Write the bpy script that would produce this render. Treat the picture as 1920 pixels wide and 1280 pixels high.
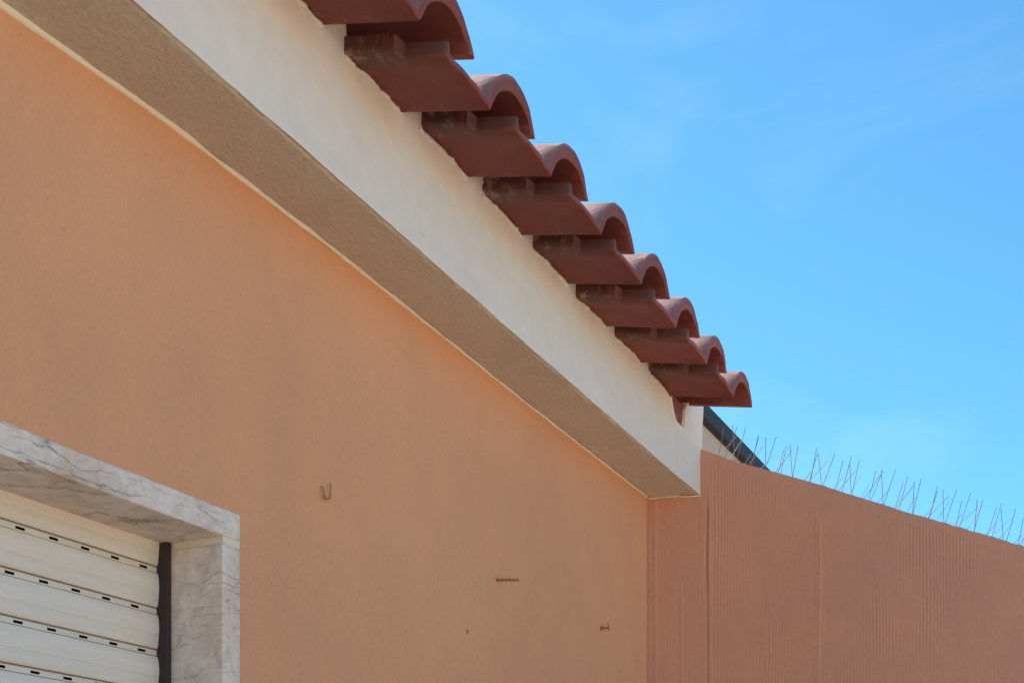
import bpy, math, random
from mathutils import Vector, noise as mnoise
random.seed(7)
for o in list(bpy.data.objects): bpy.data.objects.remove(o)
sc = bpy.context.scene
COL = sc.collection
R = math.radians

# ------------------------------------------------------------------ camera
EYE = 1.6                                   # eye height; all heights "h" below are relative to the eye
PHI = math.atan(1220/2500)                  # angle between view axis and the long wall
cam_d = bpy.data.cameras.new('camera'); cam = bpy.data.objects.new('camera', cam_d); COL.objects.link(cam)
cam.location = (0, 0, EYE)
cam.rotation_euler = (R(90), 0, PHI - R(90))
cam_d.sensor_width = 36; cam_d.lens = 2500/1920*36
cam_d.shift_y = 1010/1920
cam_d.clip_start = .05; cam_d.clip_end = 3000
sc.camera = cam

# ------------------------------------------------------------------ sky, sun, exposure
SUN = Vector((.24, .62, .74)).normalized()
SUN_EL = math.asin(SUN.z)
w = bpy.data.worlds.new('World'); sc.world = w; w.use_nodes = True
nt = w.node_tree; nt.nodes.clear()
N = nt.nodes.new; L = nt.links.new
sky = N('ShaderNodeTexSky'); sky.sky_type = 'NISHITA'; sky.sun_disc = False
sky.sun_elevation = SUN_EL; sky.sun_rotation = math.atan2(SUN.x, SUN.y)
sky.air_density = 1.0; sky.dust_density = .3; sky.ozone_density = 2.2; sky.altitude = 50
tc = N('ShaderNodeTexCoord'); mp = N('ShaderNodeMapping'); mp.inputs['Scale'].default_value = (2.2, 2.2, 5.5)
mp.inputs['Rotation'].default_value = (.5, .35, .2)
ns = N('ShaderNodeTexNoise'); ns.inputs['Scale'].default_value = 2.0; ns.inputs['Detail'].default_value = 7; ns.inputs['Roughness'].default_value = .55
ns.inputs['Distortion'].default_value = .6
cr = N('ShaderNodeValToRGB'); cr.color_ramp.elements[0].position = .52; cr.color_ramp.elements[1].position = .85
cr.color_ramp.elements[1].color = (.07, .07, .07, 1)
mx = N('ShaderNodeMix'); mx.data_type = 'RGBA'; mx.inputs['B'].default_value = (8.5, 9.2, 10, 1)
bg = N('ShaderNodeBackground'); bg.inputs['Strength'].default_value = .10
out = N('ShaderNodeOutputWorld')
L(tc.outputs['Generated'], mp.inputs['Vector']); L(mp.outputs[0], ns.inputs['Vector']); L(ns.outputs['Fac'], cr.inputs[0])
tn = N('ShaderNodeMix'); tn.data_type = 'RGBA'; tn.blend_type = 'MULTIPLY'; tn.inputs['Factor'].default_value = 1; tn.inputs['B'].default_value = (.47, .93, 1.04, 1)   # clear deep blue air
L(sky.outputs[0], tn.inputs['A']); L(tn.outputs['Result'], mx.inputs['A']); L(cr.outputs[0], mx.inputs['Factor']); L(mx.outputs['Result'], bg.inputs['Color'])
L(bg.outputs[0], out.inputs['Surface'])
sd = bpy.data.lights.new('sun', 'SUN'); sd.energy = 5.0; sd.angle = R(.5); sd.color = (1, .94, .85)
so = bpy.data.objects.new('sun', sd); COL.objects.link(so)
so.rotation_euler = SUN.to_track_quat('Z', 'Y').to_euler(); so.location = (2, 4, 9)
sc.view_settings.view_transform = 'Standard'; sc.view_settings.look = 'None'
sc.view_settings.exposure = 1.07; sc.view_settings.gamma = 1; sc.view_settings.use_curve_mapping = False

# ------------------------------------------------------------------ helpers
def mesh(name, verts, faces, mat, parent=None, smooth=None, mats=None, fm=None):
    me = bpy.data.meshes.new(name); me.from_pydata(verts, [], faces); me.update()
    if mats:
        for m in mats: me.materials.append(m)
        if fm: me.polygons.foreach_set('material_index', fm)
    elif mat: me.materials.append(mat)
    if smooth is not None:
        me.polygons.foreach_set('use_smooth', [True]*len(me.polygons)); me.set_sharp_from_angle(angle=R(smooth))
    o = bpy.data.objects.new(name, me); COL.objects.link(o)
    if parent: o.parent = parent
    return o
def tag(o, label=None, cat=None, group=None, kind=None):
    if label: o['label'] = label
    if cat: o['category'] = cat
    if group: o['group'] = group
    if kind: o['kind'] = kind
    return o
def empty(name, loc=(0, 0, 0)):
    o = bpy.data.objects.new(name, None); o.empty_display_size = .1; o.location = loc; COL.objects.link(o); return o
def nz(x, y, z=0, s=1): return mnoise.noise(Vector((x*s, y*s, z*s)))
def lerp(x, pts):
    if x <= pts[0][0]: return pts[0][1]
    for (a, b), (c, d) in zip(pts, pts[1:]):
        if x <= c: return b + (d-b)*(x-a)/(c-a)
    return pts[-1][1]
def box(verts, faces, a, b):
    i = len(verts)
    verts += [(x, y, z) for x in (a[0], b[0]) for y in (a[1], b[1]) for z in (a[2], b[2])]
    faces += [tuple(i+k for k in f) for f in ((0, 1, 3, 2), (4, 6, 7, 5), (0, 4, 5, 1), (2, 3, 7, 6), (0, 2, 6, 4), (1, 5, 7, 3))]
def boxobj(name, a, b, mat, parent=None, bevel=0):
    v, f = [], []; box(v, f, a, b); o = mesh(name, v, f, mat, parent)
    if bevel:
        m = o.modifiers.new('bevel', 'BEVEL'); m.width = bevel; m.segments = 2
    return o
def tube(verts, faces, pts, r, n=6):
    pts = [Vector(p) for p in pts]; base = len(verts)
    for k, p in enumerate(pts):
        t = (pts[min(k+1, len(pts)-1)] - pts[max(k-1, 0)]).normalized()
        a = t.cross(Vector((.31, .17, .93))); a.normalize(); b = t.cross(a)
        rr = r[k] if isinstance(r, (list, tuple)) else r
        for j in range(n):
            th = 2*math.pi*j/n; verts.append(tuple(p + a*rr*math.cos(th) + b*rr*math.sin(th)))
    for k in range(len(pts)-1):
        for j in range(n):
            j2 = (j+1) % n
            faces.append((base+k*n+j, base+k*n+j2, base+(k+1)*n+j2, base+(k+1)*n+j))
    faces.append(tuple(base+j for j in range(n))[::-1]); e = base+(len(pts)-1)*n
    faces.append(tuple(e+j for j in range(n)))

# ------------------------------------------------------------------ materials
def mat(name, col, rough=.8, spec=.3, build=None):
    m = bpy.data.materials.new(name); m.use_nodes = True; t = m.node_tree
    b = t.nodes['Principled BSDF']; b.inputs['Base Color'].default_value = (*col, 1)
    b.inputs['Roughness'].default_value = rough; b.inputs['Specular IOR Level'].default_value = spec
    if build: build(t, b)
    return m
def noise_node(t, scale, detail=4, stretch=(1, 1, 1), rough=.55, dist=0, rot=(0, 0, 0)):
    c = t.nodes.new('ShaderNodeTexCoord'); p = t.nodes.new('ShaderNodeMapping'); p.inputs['Scale'].default_value = stretch
    p.inputs['Rotation'].default_value = rot
    n = t.nodes.new('ShaderNodeTexNoise'); n.inputs['Scale'].default_value = scale; n.inputs['Detail'].default_value = detail
    n.inputs['Roughness'].default_value = rough; n.inputs['Distortion'].default_value = dist
    t.links.new(c.outputs['Object'], p.inputs[0]); t.links.new(p.outputs[0], n.inputs['Vector']); return n
def ramp(t, src, stops):
    r = t.nodes.new('ShaderNodeValToRGB'); e = r.color_ramp.elements
    while len(e) < len(stops): e.new(.5)
    for k, (p, c) in enumerate(stops): e[k].position = p; e[k].color = (*c, 1) if len(c) == 3 else c
    t.links.new(src, r.inputs[0]); return r
def mixc(t, fac, a, b, mode='MIX'):
    m = t.nodes.new('ShaderNodeMix'); m.data_type = 'RGBA'; m.blend_type = mode
    for k, v in (('Factor', fac), ('A', a), ('B', b)):
        if hasattr(v, 'is_output'): t.links.new(v, m.inputs[k])
        elif isinstance(v, (int, float)): m.inputs[k].default_value = v
        else: m.inputs[k].default_value = (*v, 1)
    return m.outputs['Result']
def bump(t, b, src, strength, dist, prev=None):
    n = t.nodes.new('ShaderNodeBump'); n.inputs['Strength'].default_value = strength; n.inputs['Distance'].default_value = dist
    t.links.new(src, n.inputs['Height'])
    if prev: t.links.new(prev.outputs[0], n.inputs['Normal'])
    t.links.new(n.outputs[0], b.inputs['Normal']); return n

ORANGE = (.66, .325, .180)
def b_wall(t, b, ORANGE=ORANGE):
    n1 = noise_node(t, 1.6, 6, (1, 1, .9), .6); n2 = noise_node(t, 7, 6, (1, 1, .8), .62); n3 = noise_node(t, 330, 3, (1, 1, .45), .7)
    r1 = ramp(t, n1.outputs['Fac'], [(.3, tuple(c*.955 for c in ORANGE)), (.7, tuple(c*1.04 for c in ORANGE))])
    r2 = ramp(t, n2.outputs['Fac'], [(.33, (.955, .965, .985)), (.68, (1.025, 1.02, 1.0))])
    c = mixc(t, 1, r1.outputs[0], r2.outputs[0], 'MULTIPLY')
    r3 = ramp(t, n3.outputs['Fac'], [(.3, (.94, .94, .94)), (.7, (1.05, 1.05, 1.05))])
    c = mixc(t, 1, c, r3.outputs[0], 'MULTIPLY')
    n4 = noise_node(t, 75, 4, (1, 1, 1), .6); r4 = ramp(t, n4.outputs['Fac'], [(.24, (.80, .78, .76)), (.31, (1, 1, 1))])      # scattered scuffs and pits
    c = mixc(t, 1, c, r4.outputs[0], 'MULTIPLY')
    t.links.new(c, b.inputs['Base Color'])
    f1 = noise_node(t, 240, 3, (1, 1, .3)); f2 = noise_node(t, 560, 2); f3 = noise_node(t, 24, 4, (1, 1, .8))
    k = bump(t, b, f3.outputs['Fac'], .22, .006); k = bump(t, b, f1.outputs['Fac'], .35, .0012, k); bump(t, b, f2.outputs['Fac'], .35, .0008, k)
M_wall = mat('orange_render', ORANGE, .85, .2, b_wall)
M_wall2 = mat('orange_combed_render', ORANGE, .85, .2, lambda t, b: b_wall(t, b, (.60, .280, .178)))
def b_white(t, b):
    n1 = noise_node(t, 3, 5); r = ramp(t, n1.outputs['Fac'], [(.3, (.685, .635, .59)), (.7, (.735, .685, .64))])
    n2 = noise_node(t, 30, 4); r2 = ramp(t, n2.outputs['Fac'], [(.4, (.96, .955, .95)), (.65, (1, 1, 1))])
    t.links.new(mixc(t, 1, r.outputs[0], r2.outputs[0], 'MULTIPLY'), b.inputs['Base Color'])
    f1 = noise_node(t, 90, 4); f2 = noise_node(t, 420, 3)
    k = bump(t, b, f1.outputs['Fac'], .15, .003); bump(t, b, f2.outputs['Fac'], .2, .0007, k)
M_white = mat('white_painted_render', (.76, .75, .73), .8, .25, b_white)
def b_soffit(t, b):
    n1 = noise_node(t, 4, 5); r = ramp(t, n1.outputs['Fac'], [(.3, (.745, .665, .555)), (.7, (.81, .725, .61))])
    n2 = noise_node(t, 170, 5, (1, 1, 1), .75); r2 = ramp(t, n2.outputs['Fac'], [(.35, (.86, .85, .84)), (.7, (1.08, 1.08, 1.08))])
    t.links.new(mixc(t, 1, r.outputs[0], r2.outputs[0], 'MULTIPLY'), b.inputs['Base Color'])
    f1 = noise_node(t, 130, 6, (.7, 1, 1), .72); f2 = noise_node(t, 40, 4)
    k = bump(t, b, f2.outputs['Fac'], .7, .006); bump(t, b, f1.outputs['Fac'], 1.0, .008, k)
M_soffit = mat('rough_cream_render', (.64, .55, .45), .9, .15, b_soffit)
M_bead = mat('cream_paint_edge', (.78, .70, .56), .7, .3)
def b_tile(t, b):
    oi = t.nodes.new('ShaderNodeObjectInfo')
    n1 = noise_node(t, 9, 5); r = ramp(t, n1.outputs['Fac'], [(.28, (.165, .036, .028)), (.5, (.225, .050, .037)), (.72, (.27, .066, .048))])
    hs = t.nodes.new('ShaderNodeHueSaturation'); mr = t.nodes.new('ShaderNodeMapRange'); mr.inputs[3].default_value = .80; mr.inputs[4].default_value = 1.15
    t.links.new(oi.outputs['Random'], mr.inputs[0]); t.links.new(mr.outputs[0], hs.inputs['Value']); t.links.new(r.outputs[0], hs.inputs['Color'])
    n2 = noise_node(t, 22, 6, (1, .5, 1), .7); m2 = ramp(t, n2.outputs['Fac'], [(.60, (0, 0, 0)), (.78, (.5, .5, .5))])
    c = mixc(t, m2.outputs[0], hs.outputs[0], (.36, .27, .21))
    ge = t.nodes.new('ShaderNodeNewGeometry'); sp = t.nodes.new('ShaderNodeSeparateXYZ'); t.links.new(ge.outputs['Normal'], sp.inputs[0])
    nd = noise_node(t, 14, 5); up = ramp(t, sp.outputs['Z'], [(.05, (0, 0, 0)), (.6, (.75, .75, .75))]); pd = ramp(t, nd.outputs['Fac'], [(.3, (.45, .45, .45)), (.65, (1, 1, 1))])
    c = mixc(t, mixc(t, 1, up.outputs[0], pd.outputs[0], 'MULTIPLY'), c, (.40, .235, .20))  # pale pink on upward faces: dusty patches plus the sky's sheen painted into the colour
    oc = t.nodes.new('ShaderNodeTexCoord'); so_ = t.nodes.new('ShaderNodeSeparateXYZ'); t.links.new(oc.outputs['Object'], so_.inputs[0])
    my = ramp(t, so_.outputs['Y'], [(.075, (0, 0, 0)), (.15, (1, 1, 1)), (.20, (1, 1, 1)), (.26, (0, 0, 0))]); mx_ = t.nodes.new('ShaderNodeMapRange')
    mx_.inputs[1].default_value = -.115; mx_.inputs[2].default_value = -.165; t.links.new(so_.outputs['X'], mx_.inputs[0])
    ob = t.nodes.new('ShaderNodeVectorMath'); cm = t.nodes.new('ShaderNodeCombineXYZ'); t.links.new(oi.outputs['Random'], cm.inputs[0]); t.links.new(oi.outputs['Random'], cm.inputs[2])
    ob.operation = 'MULTIPLY_ADD'; ob.inputs[1].default_value = (9, 9, 9); t.links.new(cm.outputs[0], ob.inputs[0]); t.links.new(oc.outputs['Object'], ob.inputs[2])
    sm = t.nodes.new('ShaderNodeTexNoise'); sm.inputs['Scale'].default_value = 42; sm.inputs['Detail'].default_value = 8; sm.inputs['Roughness'].default_value = .65; t.links.new(ob.outputs[0], sm.inputs['Vector'])
    rsm = ramp(t, sm.outputs['Fac'], [(.52, (0, 0, 0)), (.60, (.7, .7, .7))])
    fac = mixc(t, 1, mixc(t, 1, rsm.outputs[0], my.outputs[0], 'MULTIPLY'), mx_.outputs[0], 'MULTIPLY')
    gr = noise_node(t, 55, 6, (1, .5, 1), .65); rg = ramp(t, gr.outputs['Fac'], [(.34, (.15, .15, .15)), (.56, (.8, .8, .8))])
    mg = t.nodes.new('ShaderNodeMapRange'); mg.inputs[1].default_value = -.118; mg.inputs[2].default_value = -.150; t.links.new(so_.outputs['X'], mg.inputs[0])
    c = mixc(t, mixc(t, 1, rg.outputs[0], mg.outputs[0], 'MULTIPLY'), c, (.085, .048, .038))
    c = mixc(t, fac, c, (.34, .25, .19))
    n3 = noise_node(t, 150, 3); m3 = ramp(t, n3.outputs['Fac'], [(.68, (0, 0, 0)), (.74, (.35, .35, .35))])
    c = mixc(t, m3.outputs[0], c, (.12, .05, .04))
    t.links.new(c, b.inputs['Base Color'])
    f = noise_node(t, 60, 5); f2 = noise_node(t, 500, 2)
    k = bump(t, b, f.outputs['Fac'], .35, .004); bump(t, b, f2.outputs['Fac'], .4, .0008, k)
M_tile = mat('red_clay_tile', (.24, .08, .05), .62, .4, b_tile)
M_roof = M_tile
def b_marble(t, b):
    w0 = noise_node(t, 9, 4, (1, 1, 1), .6)
    c = t.nodes.new('ShaderNodeTexCoord'); va = t.nodes.new('ShaderNodeVectorMath'); va.operation = 'MULTIPLY_ADD'
    va.inputs[1].default_value = (.032, .032, .032); t.links.new(w0.outputs['Color'], va.inputs[0]); t.links.new(c.outputs['Object'], va.inputs[2])
    p = t.nodes.new('ShaderNodeMapping'); p.inputs['Rotation'].default_value = (0, R(-38), 0); p.inputs['Scale'].default_value = (7, 9, 52)
    t.links.new(va.outputs[0], p.inputs[0])
    n = t.nodes.new('ShaderNodeTexNoise'); n.inputs['Scale'].default_value = 1.0; n.inputs['Detail'].default_value = 3; n.inputs['Roughness'].default_value = .5
    t.links.new(p.outputs[0], n.inputs['Vector'])
    r = ramp(t, n.outputs['Fac'], [(.455, (0, 0, 0)), (.49, (.35, .35, .35)), (.5, (1, 1, 1)), (.52, (0, 0, 0))])
    patch = noise_node(t, 11, 3); rp = ramp(t, patch.outputs['Fac'], [(.36, (.1, .1, .1)), (.56, (1, 1, 1))])
    veins = mixc(t, 1, r.outputs[0], rp.outputs[0], 'MULTIPLY')
    cl = noise_node(t, 26, 5, (1, 1, 1), .6, 1.0); rc = ramp(t, cl.outputs['Fac'], [(.3, (.54, .445, .39)), (.55, (.72, .605, .535)), (.75, (.79, .68, .60))])
    col = mixc(t, veins, rc.outputs[0], (.25, .205, .18))
    st = noise_node(t, 10, 5, (1, 1, .6)); rs = ramp(t, st.outputs['Fac'], [(.5, (1, 1, 1)), (.75, (.84, .76, .66))])
    t.links.new(mixc(t, 1, col, rs.outputs[0], 'MULTIPLY'), b.inputs['Base Color'])
    f = noise_node(t, 160, 4); bump(t, b, f.outputs['Fac'], .15, .001)
M_marble = mat('grey_veined_marble', (.6, .58, .57), .5, .4, b_marble)
def b_shut(t, b):
    n = noise_node(t, 6, 5, (1, 1, 4)); r = ramp(t, n.outputs['Fac'], [(.3, (.70, .62, .54)), (.7, (.76, .69, .61))])
    d = noise_node(t, 60, 4, (.08, 1, 1)); rd = ramp(t, d.outputs['Fac'], [(.35, (.93, .92, .90)), (.6, (1, 1, 1))])
    oc = t.nodes.new('ShaderNodeTexCoord'); sp = t.nodes.new('ShaderNodeSeparateXYZ'); t.links.new(oc.outputs['Object'], sp.inputs[0])
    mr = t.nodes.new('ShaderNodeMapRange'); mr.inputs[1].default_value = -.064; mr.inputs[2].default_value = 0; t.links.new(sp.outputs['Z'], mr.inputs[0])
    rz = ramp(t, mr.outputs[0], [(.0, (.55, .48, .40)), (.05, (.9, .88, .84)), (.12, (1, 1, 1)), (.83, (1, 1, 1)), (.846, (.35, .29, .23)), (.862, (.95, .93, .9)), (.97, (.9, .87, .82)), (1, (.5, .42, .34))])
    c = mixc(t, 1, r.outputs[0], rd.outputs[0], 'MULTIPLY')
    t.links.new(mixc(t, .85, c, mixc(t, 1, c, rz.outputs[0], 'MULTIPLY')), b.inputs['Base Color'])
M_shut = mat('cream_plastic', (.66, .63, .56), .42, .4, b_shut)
M_dark = mat('black_void', (.012, .011, .010), .9, .1)
M_rail = mat('dark_brown_metal', (.035, .024, .020), .5, .4)
M_grout = mat('cream_mortar', (.70, .63, .50), .85, .2)
M_steel = mat('dull_steel_wire', (.20, .20, .19), .6, .3)
M_steel.node_tree.nodes['Principled BSDF'].inputs['Metallic'].default_value = .3
M_plast = mat('clear_grey_plastic', (.45, .47, .48), .4, .4)
M_slate = mat('dark_slate_metal', (.020, .028, .038), .7, .25)
M_taupe = mat('taupe_render', (.42, .36, .33), .9, .2)
M_rust = mat('painted_rusty_steel', (.40, .175, .085), .75, .3)
def b_ground(t, b):
    n = noise_node(t, 1.5, 6); r = ramp(t, n.outputs['Fac'], [(.3, (.62, .44, .29)), (.7, (.70, .50, .34))])
    t.links.new(r.outputs[0], b.inputs['Base Color'])
M_ground = mat('warm_concrete', (.38, .33, .27), .9, .2, b_ground)

# ------------------------------------------------------------------ main dimensions (camera is at x = y = 0)
YW = 1.2635          # face of the long wall
YF = 1.1285          # face of the white fascia
YE = .96             # tips of the eave tiles
C0 = Vector((3.4405, YW)); WD = Vector((.26953, -.96299)); WN = Vector((-.96299, -.26953))   # second wall: corner, run, face normal
def H(h): return EYE + h

# ------------------------------------------------------------------ ground
g = mesh('ground', [(-400, -400, 0), (400, -400, 0), (400, 400, 0), (-400, 400, 0)], [(0, 1, 2, 3)], M_ground)
tag(g, kind='structure')

# ------------------------------------------------------------------ house
house = tag(empty('house', (1.5, YW, 0)), 'single storey orange rendered house with white eaves and red tiled roof', 'house')
def part(o): o.parent = house; o.matrix_parent_inverse = house.matrix_world.inverted(); return o
bpy.context.view_layer.update()
from mathutils import Matrix
HINV = Matrix.Translation(house.location).inverted()
def hp(o):
    o.parent = house; o.matrix_parent_inverse = HINV; return o

X0 = -3.6; YB = 7.3; YR = 4.3
WX0, WX1, WZ0, WZ1 = .22, 1.640, -.62, .554      # outer outline of the stone window surround
# front wall: one sheet with an opening and gentle trowel waviness, backed by thickness
xs = [X0 + (.9-X0)*k/12 for k in range(13)] + [.9 + k*.02 for k in range(1, 128)]
xs = sorted(set([round(x, 4) for x in xs if x < C0.x-.004] + [WX0+.01, WX1-.008, C0.x]))
zs = [-EYE + k*.15 for k in range(0, 10)] + [-.2 + k*.02 for k in range(0, 65)]
zs = sorted(set([round(z, 4) for z in zs if z < 1.075] + [WZ0+.01, WZ1-.008, 1.085]))
V, F = [], []
for z in zs:
    for x in xs:
        d = .0022*nz(x, z, 1.3, 3.1) + .0012*nz(x, z*.5, 4, 9)
        d *= min(1, max(0, (C0.x-x)/.05))
        V.append((x, YW+d, H(z)))
nx = len(xs)
for j in range(len(zs)-1):
    for i in range(nx-1):
        mx_, mz_ = (xs[i]+xs[i+1])/2, (zs[j]+zs[j+1])/2
        if WX0+.01 < mx_ < WX1-.008 and WZ0+.01 < mz_ < WZ1-.008: continue
        F.append((j*nx+i, j*nx+i+1, (j+1)*nx+i+1, (j+1)*nx+i))
o = hp(mesh('wall', V, F, M_wall, None, 60))
m = o.modifiers.new('thickness', 'SOLIDIFY'); m.thickness = .2; m.offset = -1
# gable ends and back wall
def gable(x0, x1):
    zr = 1.30 + .215*(YR-YF)
    pr = [(YW+.21, 0), (YB, 0), (YB, H(1.15)), (YR, H(zr-.08)), (YW+.21, H(1.19))]
    v = [(x0, y, z) for y, z in pr] + [(x1, y, z) for y, z in pr]
    f = [(0, 1, 2, 3, 4)[::-1], (5, 6, 7, 8, 9)] + [(k, (k+1) % 5, 5+(k+1) % 5, 5+k) for k in range(5)]
    hp(mesh('wall', v, f, M_wall))
gable(X0, X0+.2); gable(3.26, 3.46)
hp(boxobj('wall', (X0+.202, YB-.2, 0), (3.258, YB, H(1.13)), M_wall))

# ---- eave tiles
TP = [(1.666, 1.237, .236), (1.894, 1.227, .228), (2.126, 1.2308, .226), (2.352, 1.2275, .213), (2.572, 1.2213, .209), (2.791, 1.2135, .203), (3.016, 1.2127, .19), (3.223, 1.2015, .186)]
k = 1.666; zt = 1.238
while k > -.6:
    k -= .2285; zt += .001; TP.insert(0, (k, zt + random.uniform(-.003, .003), .232))
UC = [(-.166, .031), (-.167, .018), (-.166, .004), (-.150, .001), (-.10, .004), (-.05, .003), (-.015, .0005), (0, -.001), (.006, .006), (.015, .020), (.034, .044), (.0695, .066), (.10, .071), (.125, .066), (.145, .053), (.156, .036)]
OC = [(-.157, .031), (-.156, .024), (-.154, .016), (-.145, .0135), (-.10, .0165), (-.05, .0155), (-.02, .0135), (-.008, .0145), (-.003, .021), (.004, .034), (.022, .060), (.055, .086), (.085, .097), (.115, .096), (.144, .078), (.172, .037)]
def catmull(P, n=3):
    out = []
    for i in range(len(P)-1):
        a, b, c, d = [Vector(P[min(max(j, 0), len(P)-1)]) for j in (i-1, i, i+1, i+2)]
        for s in range(n):
            t = s/n; out.append(.5*((2*b) + (c-a)*t + (2*a-5*b+4*c-d)*t*t + (3*b-a-3*c+d)*t**3))
    out.append(Vector(P[-1])); return out
UP, OP = catmull(UC), catmull(OC)
def tile_mesh(name, length, slope, seed, lipgap=True):
    """origin at the valley point of the eave end"""
    rnd = random.Random(seed); V, F = [], []; n = len(UP)
    ring = n*2
    st = [(0, .55), (.0012, .8), (.0035, 1), (.03, 1), (.055, 1), (.072, 1), (.080, 1), (.12, 1), (.2, 1), (length, 1)]
    for y, th in st:
        for k in range(ring):
            u, o_ = (UP[k], OP[k]) if k < n else (UP[ring-1-k], OP[ring-1-k])
            mid = (u+o_)/2; p = mid + ((u if k < n else o_)-mid)*th
            e = .0010*nz(p.x*20+seed, y*12, p.y*20) + (.0009*nz(p.x*160+seed*3, y*90, p.y*160) if y < .005 else 0)
            lip = 0; kk = k if k < n else ring-1-k; w_ = max(0, min(1, (.080-y)/.008)); dx = 0
            if kk < 14: dx = .019*w_*(1-max(0, kk-8)/6)      # the lap lip is set back near the eave end
            if kk < 4: lip = -.004*w_
            V.append((p.x+e+dx, y+.0018*nz(p.x*40, seed, 0)+.0012*nz(p.x*170, seed*2.3, 1) if y < .01 else y, p.y+e+lip + slope*y))
    for j in range(len(st)-1):
        for k in range(ring):
            k2 = (k+1) % ring
            F.append((j*ring+k, (j+1)*ring+k, (j+1)*ring+k2, j*ring+k2))
    # end caps as strips of quads between underside and top
    for base, flip in ((0, False), ((len(st)-1)*ring, True)):
        for k in range(n-1):
            q = (base+k, base+k+1, base+ring-2-k, base+ring-1-k); F.append(q[::-1] if flip else q)
    # nib on the lap lip
    i = len(V); y0 = .083+.012*rnd.random()
    box(V, F, (-.1700, y0, .006+slope*y0), (-.164, y0+.010, .031+slope*y0))
    return V, F
roof_y0 = YE+.30
V, F = [], []
for (x, z, s) in TP:
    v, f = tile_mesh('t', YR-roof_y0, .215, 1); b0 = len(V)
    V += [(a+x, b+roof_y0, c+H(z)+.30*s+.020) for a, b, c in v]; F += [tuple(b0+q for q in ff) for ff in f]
# back slope and the left part of the roof out of view
zr = H(1.237)+.06+.215*(YR-YE)
b0 = len(V); V += [(X0-.1, YR, zr), (3.40, YR, zr), (3.40, YB+.2, H(1.18)), (X0-.1, YB+.2, H(1.18)), (X0-.1, YR, zr+.06), (3.40, YR, zr+.06), (3.40, YB+.2, H(1.24)), (X0-.1, YB+.2, H(1.24))]
F += [tuple(b0+q for q in f) for f in ((0, 1, 2, 3), (7, 6, 5, 4), (0, 4, 5, 1), (2, 6, 7, 3), (1, 5, 6, 2), (0, 3, 7, 4))]
xl = TP[0][0]-.15
b0 = len(V); V += [(X0-.1, YE, H(1.24)), (xl, YE, H(1.24)), (xl, YR, zr-.02), (X0-.1, YR, zr-.02), (X0-.1, YE, H(1.27)), (xl, YE, H(1.27)), (xl, YR, zr+.03), (X0-.1, YR, zr+.03)]
F += [tuple(b0+q for q in f) for f in ((0, 3, 2, 1), (4, 5, 6, 7), (0, 1, 5, 4), (2, 3, 7, 6), (1, 2, 6, 5), (0, 4, 7, 3))]
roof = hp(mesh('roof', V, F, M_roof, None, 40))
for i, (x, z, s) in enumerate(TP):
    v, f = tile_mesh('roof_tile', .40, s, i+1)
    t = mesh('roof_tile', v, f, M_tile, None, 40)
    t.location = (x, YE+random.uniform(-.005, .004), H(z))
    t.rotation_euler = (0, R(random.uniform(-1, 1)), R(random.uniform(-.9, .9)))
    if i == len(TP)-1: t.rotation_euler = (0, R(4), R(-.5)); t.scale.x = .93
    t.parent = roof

# ---- fascia: white render that runs up under the tiles and plugs the hollow rolls
ZB = [(X0, 1.10), (1.0, 1.077), (1.26, 1.0735), (1.525, 1.0707), (2.67, 1.0545), (3.33, 1.0464), (3.48, 1.0457)]
ZI = [(X0, 1.05), (.9, 1.056), (1.17, 1.059), (1.25, 1.0627), (1.48, 1.0715), (1.9, 1.07), (2.67, 1.0545), (3.44, 1.0457)]
def under(x):
    return lerp(x, [(p.x, p.y) for p in UP[6:24]])
def ztop(x):
    last = TP[-1]
    if x > 3.236:
        return lerp(x, [(3.236, last[1]+.045), (3.2385, 1.2367), (3.246, 1.222), (3.2545, 1.2038), (3.262, 1.196), (3.2795, 1.1841), (3.30, 1.181), (3.3349, 1.1859), (3.337, 1.215), (3.3395, 1.236), (3.355, 1.262), (3.40, 1.29), (3.52, 1.32)]) + .002*nz(x*60, 3)
    prev = None
    for (vx, vz, s) in TP:
        if x <= vx+.003:
            if prev and x < prev[0]+.066:          # plug in the previous roll
                return prev[1] + s*(YF-YE) + min(.052, .02+.9*(x-prev[0])) + .002*nz(x*50, 1)
            return vz + s*(YF-YE) + under(x-vx) + .005
        prev = (vx, vz)
    return last[1]+.04
cols = [X0] + [X0 + (1.0-X0)*k/12 for k in range(1, 12)] + [1.0 + k*.004 for k in range(0, 622)]
cols = [x for x in cols if x < 3.478] + [3.4785]
NR = 26; V, F = [], []
for x in cols:
    zb = lerp(x, ZB) + .0015*nz(x*9, 2) + .0008*nz(x*40, 5)
    zt_ = ztop(x) if x > -.5 else 1.262
    for r in range(NR+1):
        f = .5-.5*math.cos(math.pi*r/NR); z = zb + (zt_-zb)*f
        d = .0022*nz(x, z, 7, 4) + .0008*nz(x, z, 2, 22)
        d -= .0022*math.exp(-((zt_-z)/.007)**2)*(1+1.2*nz(x*45, 9))        # thicker smear of mortar against the tiles
        d += .0018*math.exp(-((z-zb)/.0009)**2)                              # softened lower arris
        sh = (z-1.0457)*.11*max(0, min(1, (x-3.30)/.1)) if x > 3.30 else 0
        V.append((x+sh, YF+d, H(z)))
for i in range(len(cols)-1):
    for r in range(NR):
        a = i*(NR+1)+r; F.append((a, a+NR+1, a+NR+2, a+1))
fas = hp(mesh('fascia', V, F, M_white, None, 50))
m = fas.modifiers.new('thickness', 'SOLIDIFY'); m.thickness = .022; m.offset = -1
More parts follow.
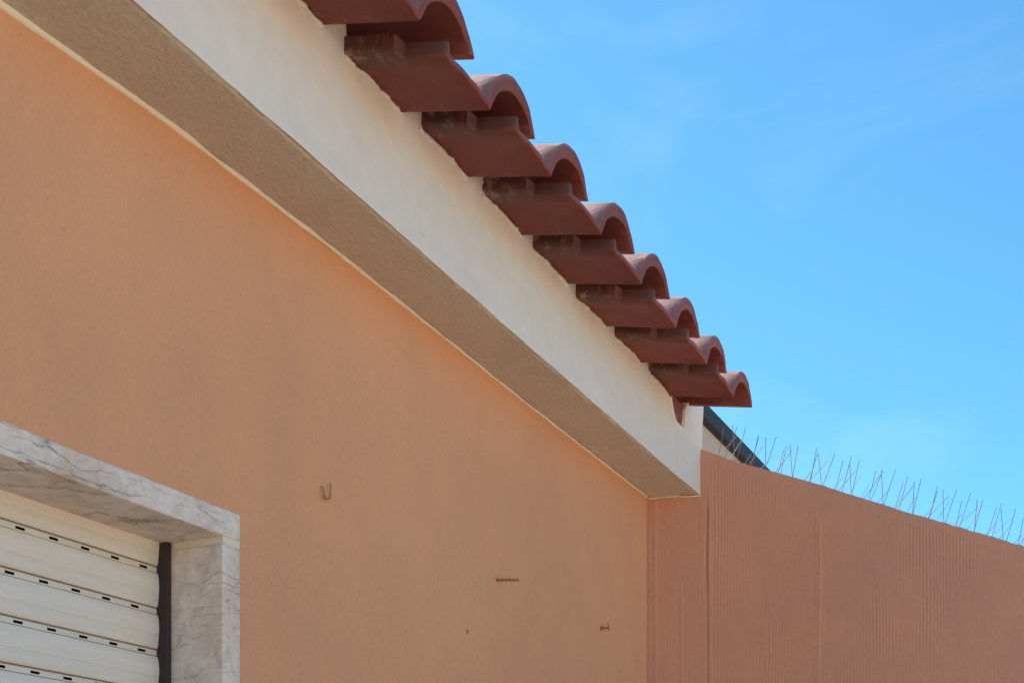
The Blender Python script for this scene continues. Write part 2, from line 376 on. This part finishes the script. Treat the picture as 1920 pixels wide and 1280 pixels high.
for q in range(1, len(TP)):
    x0, x1 = TP[q-1][0]+.064, TP[q][0]+.001
    if x1 < .9: continue
    pts, rad = [], []; n_ = 34
    for k in range(n_+1):
        x = x0 + (x1-x0)*k/n_; vx, vz, s_ = TP[q]
        pts.append((x, YF-.0005+.0012*nz(x*60, q), H(vz + s_*(YF-YE) + under(x-vx) - .0030 + .0030*nz(x*55, q*3.1) + .0014*nz(x*170, q*1.1))))
        rad.append(max(.0006, .0034+.0042*nz(x*48, q*1.7)+.0026*nz(x*130, q)))
    for k in range(1, 6):                                   # turn up beside the hollow roll
        pts.insert(0, (x0+.001*nz(k*.9, q), YF-.0005, pts[0][2]+.006)); rad.insert(0, .0022+.0012*nz(k*1.3, q*2))
    V, F = [], []; tube(V, F, pts, rad, 7); hp(mesh('mortar_fillet', V, F, M_white, None, 70))
# broken clay seen through the missing bit of render under the last tile
V, F = [], []
for k in range(9):
    for r in range(7):
        x = 3.20 + .02*k; z = 1.165 + .0145*r
        V.append((x, YF+.0065+.004*nz(x*30, z*30), H(z)))
for k in range(8):
    for r in range(6): a = k*7+r; F.append((a, a+7, a+8, a+1))
o = hp(mesh('broken_tile', V, F, M_tile, None, 40)); m = o.modifiers.new('thickness', 'SOLIDIFY'); m.thickness = .015; m.offset = -1
# ---- soffit
V, F = [], []; NY = 14
sx = [X0] + [X0 + (1.0-X0)*k/12 for k in range(1, 12)] + [1.0 + k*.01 for k in range(0, 250)]
sx = [x for x in sx if x < 3.435] + [3.4405]
for x in sx:
    for r in range(NY+1):
        f = r/NY; y = YF+.003 + (YW-YF-.001)*f
        xe = x + max(0, min(1, (x-2.9)/.54))*.038*(1-f)
        z = lerp(x, ZB)*(1-f) + lerp(x, ZI)*f + .0020*nz(x, y, 3, 9) + .0010*nz(x, y, 8, 45)
        V.append((xe, y, H(z)))
for i in range(len(sx)-1):
    for r in range(NY): a = i*(NY+1)+r; F.append((a, a+1, a+NY+2, a+NY+1))
o = hp(mesh('soffit', V, F, M_soffit, None, 60)); m = o.modifiers.new('thickness', 'SOLIDIFY'); m.thickness = .03; m.offset = -1
# ---- paint bead between soffit and wall, thicker to the left
V, F = [], []
pts, rad = [], []
for k in range(0, 260):
    x = .9 + k*.01
    if x > 3.43: break
    pts.append((x, YW-.0005+.0012*nz(x*14, 3), H(lerp(x, ZI)-.0015+.0012*nz(x*11, 6))))
    rad.append(max(.0012, lerp(x, [(1.1, .0058), (1.6, .0045), (2.4, .003), (3.4, .003)])*(1+.6*nz(x*13, 8)+.3*nz(x*45, 2))))
tube(V, F, pts, rad, 8); hp(mesh('paint_bead', V, F, M_bead, None, 60))
V, F = [], []
pts = [(C0.x+.036*k/14, YW-.136*k/14 , H(1.0435+.0012*nz(k*.8, 2) + (.002 if 2 < k < 9 else 0))) for k in range(15)]
pts = [(p[0]+WN.x*.001, p[1]+WN.y*.001, p[2]) for p in pts]
tube(V, F, pts, [.0022+.0008*abs(nz(k*.9, 4)) for k in range(15)], 8); hp(mesh('paint_bead', V, F, M_bead, None, 60))

# ---- stone window surround
def stone(name, a, b, seed=0):
    n = 40; V, F = [], []
    o = boxobj(name, a, b, M_marble, None, .0025); return hp(o)
stone('stone_lintel', (WX0, YW-.004, H(.5145)), (1.6405, 1.47, H(.5555)))
stone('stone_jamb', (1.5993, YW-.003, H(-.60)), (1.6415, 1.47, H(.5045)))
stone('stone_jamb', (WX0, YW-.003, H(-.60)), (WX0+.042, 1.47, H(.5045)))
stone('stone_sill', (WX0-.03, YW-.03, H(-.64)), (1.67, 1.47, H(-.602)))
for x0, x1 in ((1.6003, 1.6409), (WX0+.001, WX0+.041)):
    hp(boxobj('mortar_joint', (x0, YW-.002, H(.5040)), (x1, 1.45, H(.5150)), M_grout))
# ---- roller shutter
YS = 1.375; SX0, SX1 = WX0+.044, 1.5965
sh = hp(boxobj('roller_shutter', (SX0, YS+.016, H(-.60)), (SX1, YS+.03, H(.5142)), M_dark))
PITCH = .0632
PROF = [(0, .0030), (-.0006, .0042), (-.0088, .0042), (-.0091, .0068), (-.0098, .0068), (-.0101, .0022), (-.016, .0002), (-.030, -.0010), (-.0405, -.0004), (-.0412, .0003), (-.0420, -.0002), (-.056, .0012), (-.0615, .0028), (-.0626, .0070)]
def slat_mesh(phase, slots=True):
    V, F, fm = [], [], []
    hw = .0082; xs_ = [SX0]; hole = []
    x = SX0 + .02 + phase
    while x < SX1-.02:
        xs_ += [x-hw, x+hw]; x += .0602
    xs_ += [SX1-.003]
    # rows: the slotted strip is split so that the slots are real openings
    rows = [PROF[0], PROF[1], (-.0031, .0042), (-.0069, .0042)] + PROF[2:]
    nr = len(rows)
    for x in xs_:
        for (z, y) in rows: V.append((x, YS+y, z))
    for i in range(len(xs_)-1):
        for r in range(nr-1):
            if slots and r == 2 and i % 2 == 1:
                a, b, c, d = i*nr+2, (i+1)*nr+2, (i+1)*nr+3, i*nr+3
                s = len(V); V += [(V[q][0], YS+.013, V[q][2]) for q in (a, b, c, d)]
                F += [(a, b, s+1, s), (b, c, s+2, s+1), (c, d, s+3, s+2), (d, a, s, s+3)]; fm += [1]*4
                continue
            a = i*nr+r; F.append((a, a+1, a+nr+1, a+nr)); fm.append(0)
    return V, F, fm
ph = [0, .0416, .0268, .0566]
base_me = []
for p in ph:
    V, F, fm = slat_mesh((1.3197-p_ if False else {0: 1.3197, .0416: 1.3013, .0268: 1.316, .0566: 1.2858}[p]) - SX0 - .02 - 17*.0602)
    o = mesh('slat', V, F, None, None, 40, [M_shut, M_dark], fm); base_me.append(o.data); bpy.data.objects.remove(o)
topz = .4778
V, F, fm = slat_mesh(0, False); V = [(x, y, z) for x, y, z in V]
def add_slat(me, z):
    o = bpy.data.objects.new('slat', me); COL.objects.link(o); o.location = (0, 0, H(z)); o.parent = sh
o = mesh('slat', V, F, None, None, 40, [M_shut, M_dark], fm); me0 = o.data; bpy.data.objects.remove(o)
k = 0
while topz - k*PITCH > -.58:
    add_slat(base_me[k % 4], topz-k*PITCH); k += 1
# the highest slat runs up behind the lintel
add_slat(me0, topz+PITCH)
o = hp(boxobj('guide_rail', (1.5900, 1.3577, H(-.60)), (1.5988, 1.391, H(.5142)), M_rail, None, .001))
o = hp(boxobj('guide_rail', (WX0+.0425, 1.3577, H(-.60)), (WX0+.051, 1.391, H(.5142)), M_rail, None, .001))

# ------------------------------------------------------------------ boundary wall with combed render
TOP = [(0, 1.20), (.10, 1.19), (.1574, 1.165), (.193, 1.150), (.25, 1.128), (.3209, 1.1052), (.447, 1.0626), (.681, .9753), (.929, .8878), (.975, .872), (1.75, .60), (12, .60)]
bw = tag(empty('boundary_wall', (C0.x, C0.y, 0)), 'orange boundary wall with vertical combed render and sloping top', 'wall')
BINV = Matrix.Translation(bw.location).inverted()
def P(s, n, h): p = C0 + WD*s + WN*n; return (p.x, p.y, H(h))
DS = .0013
scol = [k*DS for k in range(0, int(1.25/DS))] + [1.25+k*.05 for k in range(0, 60)]
seams = [(.018, .005, .0016, -2, 1.2), (.158, .0030, -.0035, -2, 1.02), (.166, .004, .0016, -2, 1.05), (.0905, .0028, .0018, -2, .80), (.448, .006, .0014, -2, .98), (.455, .003, .0022, .2, .96), (.135, .003, -.0012, .93, 1.02)]
NR = 46; V, F = [], []
for s in scol:
    tz = lerp(s, TOP) + .0022*nz(s*14, 1) + .0018*nz(s*48, 3) + .0008*nz(s*140, 5)
    for r in range(NR+1):
        if r <= 3: h = -EYE + (.25+EYE)*r/3
        else: h = .25 + (tz-.25)*((r-3)/(NR-3))
        amp = .00032*max(.05, min(1.35, .50+1.7*nz(s*3.3, h*2.2, 5)+1.2*nz(s*14, h*7, 2)))
        if s < .17: amp *= .55
        if .40 < s < .46: amp *= .35
        if tz-h < .03: amp *= max(.1, (tz-h)/.03)
        ph_ = s/.0085 + .30*nz(s*6, h*4, 1) + .45*nz(s*34, h*2.5, 8)
        d = amp*math.sin(2*math.pi*ph_) + .0026*nz(s*3, h*2.2, 3) + .0010*nz(s*22, h*14, 6) + .0004*nz(s*70, h*30, 4)
        for (s0, wd, a, h0, h1) in seams:
            if h0 < h < h1:
                ss = s - s0 - .003*nz(h*4, s0*50) - .0012*nz(h*17, s0*30)
                d += a*math.exp(-(ss/wd)**2)*(.6+.8*abs(nz(h*6, s0*9)))
        if s < .004: d = max(d, 0)
        d -= .006*math.exp(-((tz-h)/.005)**2)*.8
        V.append(P(s, d, h))
for i in range(len(scol)-1):
    for r in range(NR): a = i*(NR+1)+r; F.append((a, a+NR+1, a+NR+2, a+1))
# back face, top, ends
b0 = len(V); TH = .15
idx = list(range(0, len(scol), 12)); idx = idx if idx[-1] == len(scol)-1 else idx+[len(scol)-1]
for i in idx:
    s = scol[i]; V += [P(s, -TH, -EYE), P(s, -TH, lerp(s, TOP))]
for q in range(len(idx)-1):
    a = b0+2*q; F.append((a, a+1, a+3, a+2))
    fr = [j*(NR+1)+NR for j in range(idx[q], idx[q+1]+1)]
    F.append(tuple(fr) + (a+3, a+1))
e = (len(scol)-1)*(NR+1); F.append(tuple(range(e, e+NR+1)) + (len(V)-1, len(V)-2))
F.append(tuple(range(NR, -1, -1)) + (b0, b0+1))
o = mesh('wall_body', V, F, M_wall2, None, 55); o.parent = bw; o.matrix_parent_inverse = BINV

# ------------------------------------------------------------------ bird spikes on top of that wall
def spike_mesh(tip, r=.00085):
    V, F = [], []; tube(V, F, [(0, 0, 0), tuple(Vector(tip)*.5), tip], r, 5)
    me = bpy.data.meshes.new('spike'); me.from_pydata(V, [], F); me.materials.append(M_steel); return me
wires = [((0, .012), (-.006, .02, .102)), ((0, .012), (.026, .024, .100)), ((-.036, -.004), (.030, .004, .104)), ((-.052, .012), (.055, .03, .060)), ((.016, -.016), (.040, -.035, .058)), ((-.024, -.016), (.050, -.04, .078)), ((-.044, .0), (.020, .0, .092))]
labels = ['short strip of bird spikes on the wall top beside the white fascia end', 'bird spike strip on the wall top, second strip from the white fascia', 'bird spike strip on the wall top, third strip from the white fascia', 'bird spike strip on the wall top, fourth strip from the white fascia']
CP = .0785
for q in range(4):
    s0 = .232 + q*4*CP
    ang = math.atan((lerp(s0+.3, TOP)-lerp(s0, TOP))/.3)
    p0 = P(s0-.055, -TH/2, lerp(s0-.055, TOP)+.001)
    st = tag(empty('bird_spike_strip', p0), labels[q], 'bird spikes', 'bird spike strips along the boundary wall')
    SI = Matrix.Translation(st.location).inverted()
    # base
    V = []; LN = 4*CP-.004
    for s in (0, LN):
        for n in (-.014, .014):
            for h in (-.0015, .004):
                p = P(s0-.055+s, -TH/2+n, 0); V.append((p[0], p[1], H(lerp(s0-.055+s, TOP)+h)))
    F = [(0, 1, 3, 2), (4, 6, 7, 5), (0, 4, 5, 1), (2, 3, 7, 6), (0, 2, 6, 4), (1, 5, 7, 3)]
    o = mesh('base', V, F, M_plast); o.parent = st; o.matrix_parent_inverse = SI
    for c in range(4):
        for (bs, bn), (ts, tn, tz) in wires:
            sb = s0 + c*CP + bs + random.uniform(-.005, .005)
            ts += random.uniform(-.011, .011); tn += random.uniform(-.010, .010); tz += random.uniform(-.010, .006)
            a = Vector(P(sb, -TH/2+bn, lerp(sb, TOP)+.002)); tip = WD*ts + WN*tn
            me = spike_mesh((tip.x, tip.y, tz))
            o = bpy.data.objects.new('spike', me); COL.objects.link(o); o.location = a; o.parent = st; o.matrix_parent_inverse = SI

# ------------------------------------------------------------------ neighbour's house beyond the boundary wall
K = 2.2
nb = tag(empty('neighbour_house', (11, 2.62, 0)), 'taupe house with dark slate eave beyond the boundary wall', 'house')
NI = Matrix.Translation(nb.location).inverted()
def np_(o): o.parent = nb; o.matrix_parent_inverse = NI; return o
yo, zo = 1.15*K, 1.333*K; yi = 2.585; zl = zo-.083
np_(boxobj('wall', (7.0, yi, 0), (16, yi+5, H(zl+.05)), M_taupe))
np_(boxobj('eave_board', (6.9, yo, H(zl)), (16.1, yi+.06, H(zo)), M_slate, None, .008))
v = [(6.85, yo+.012, H(zo+.002)), (16.15, yo+.012, H(zo+.002)), (16.15, yi+2.5, H(zo+.9)), (6.85, yi+2.5, H(zo+.9)), (16.15, yi+5.05, H(zo)), (6.85, yi+5.05, H(zo))]
np_(mesh('roof', v + [(x, y, z+.02) for x, y, z in v], [(0, 3, 2, 1), (3, 5, 4, 2), (6, 7, 8, 9), (9, 8, 10, 11), (0, 1, 7, 6), (4, 5, 11, 10), (1, 2, 8, 7), (2, 4, 10, 8), (0, 6, 9, 3), (3, 9, 11, 5)], M_slate))

# ------------------------------------------------------------------ small fixings left in the long wall
def fixing(name, V, F, m, label, cat): return tag(mesh(name, V, F, m, None, 40), label, cat)
x, h = 1.871, .648
V, F = [], []
tube(V, F, [(x-.009, YW+.004, H(h+.012)), (x-.010, YW-.004, H(h+.008)), (x-.011, YW-.007, H(h-.004)), (x-.006, YW-.008, H(h-.011)), (x+.001, YW-.008, H(h-.009)), (x+.006, YW-.008, H(h-.005)), (x+.008, YW-.007, H(h+.006)), (x+.012, YW-.005, H(h+.021))], [.0008, .0012, .0016, .0024, .0021, .0019, .0014, .0009], 7)
fixing('wire_hook', V, F, M_rust, 'small bent rusty wire hook sticking out of the orange wall', 'hook')
x, h = 2.5126, .6344
V, F = [], []
tube(V, F, [(x+.0004*k, YW+.006-.0028*k, H(h-.0002*k)) for k in range(21)], [(.0040 if k < 9 else .0045) if k % 3 == 1 else .0021 for k in range(21)], 8)
fixing('threaded_screw', V, F, M_rust, 'rusty threaded screw sticking straight out of the orange wall', 'screw')
x, h = 2.380, .503
V, F = [], []
tube(V, F, [(x, YW+.006, H(h)), (x, YW-.003, H(h)), (x, YW-.004, H(h))], [.0045, .0042, .0028], 7)
fixing('wall_plug', V, F, M_rust, 'tiny round brown plug in the orange wall below the threaded screw', 'wall plug')
x, h = 3.0955, .631
V, F = [], []
tube(V, F, [(x, YW+.005, H(h)), (x, YW-.006, H(h)), (x+.001, YW-.0062, H(h)), (x+.001, YW-.022, H(h+.0005)), (x+.001, YW-.024, H(h+.0005))], [.0055, .005, .003, .0028, .0018], 8)
tube(V, F, [(x+.001, YW-.020, H(h-.008)), (x+.001, YW-.021, H(h)), (x+.002, YW-.019, H(h+.010))], .0018, 6)
fixing('nail_stub', V, F, M_rust, 'short rusty nail stub in the orange wall close to the wall corner', 'nail')
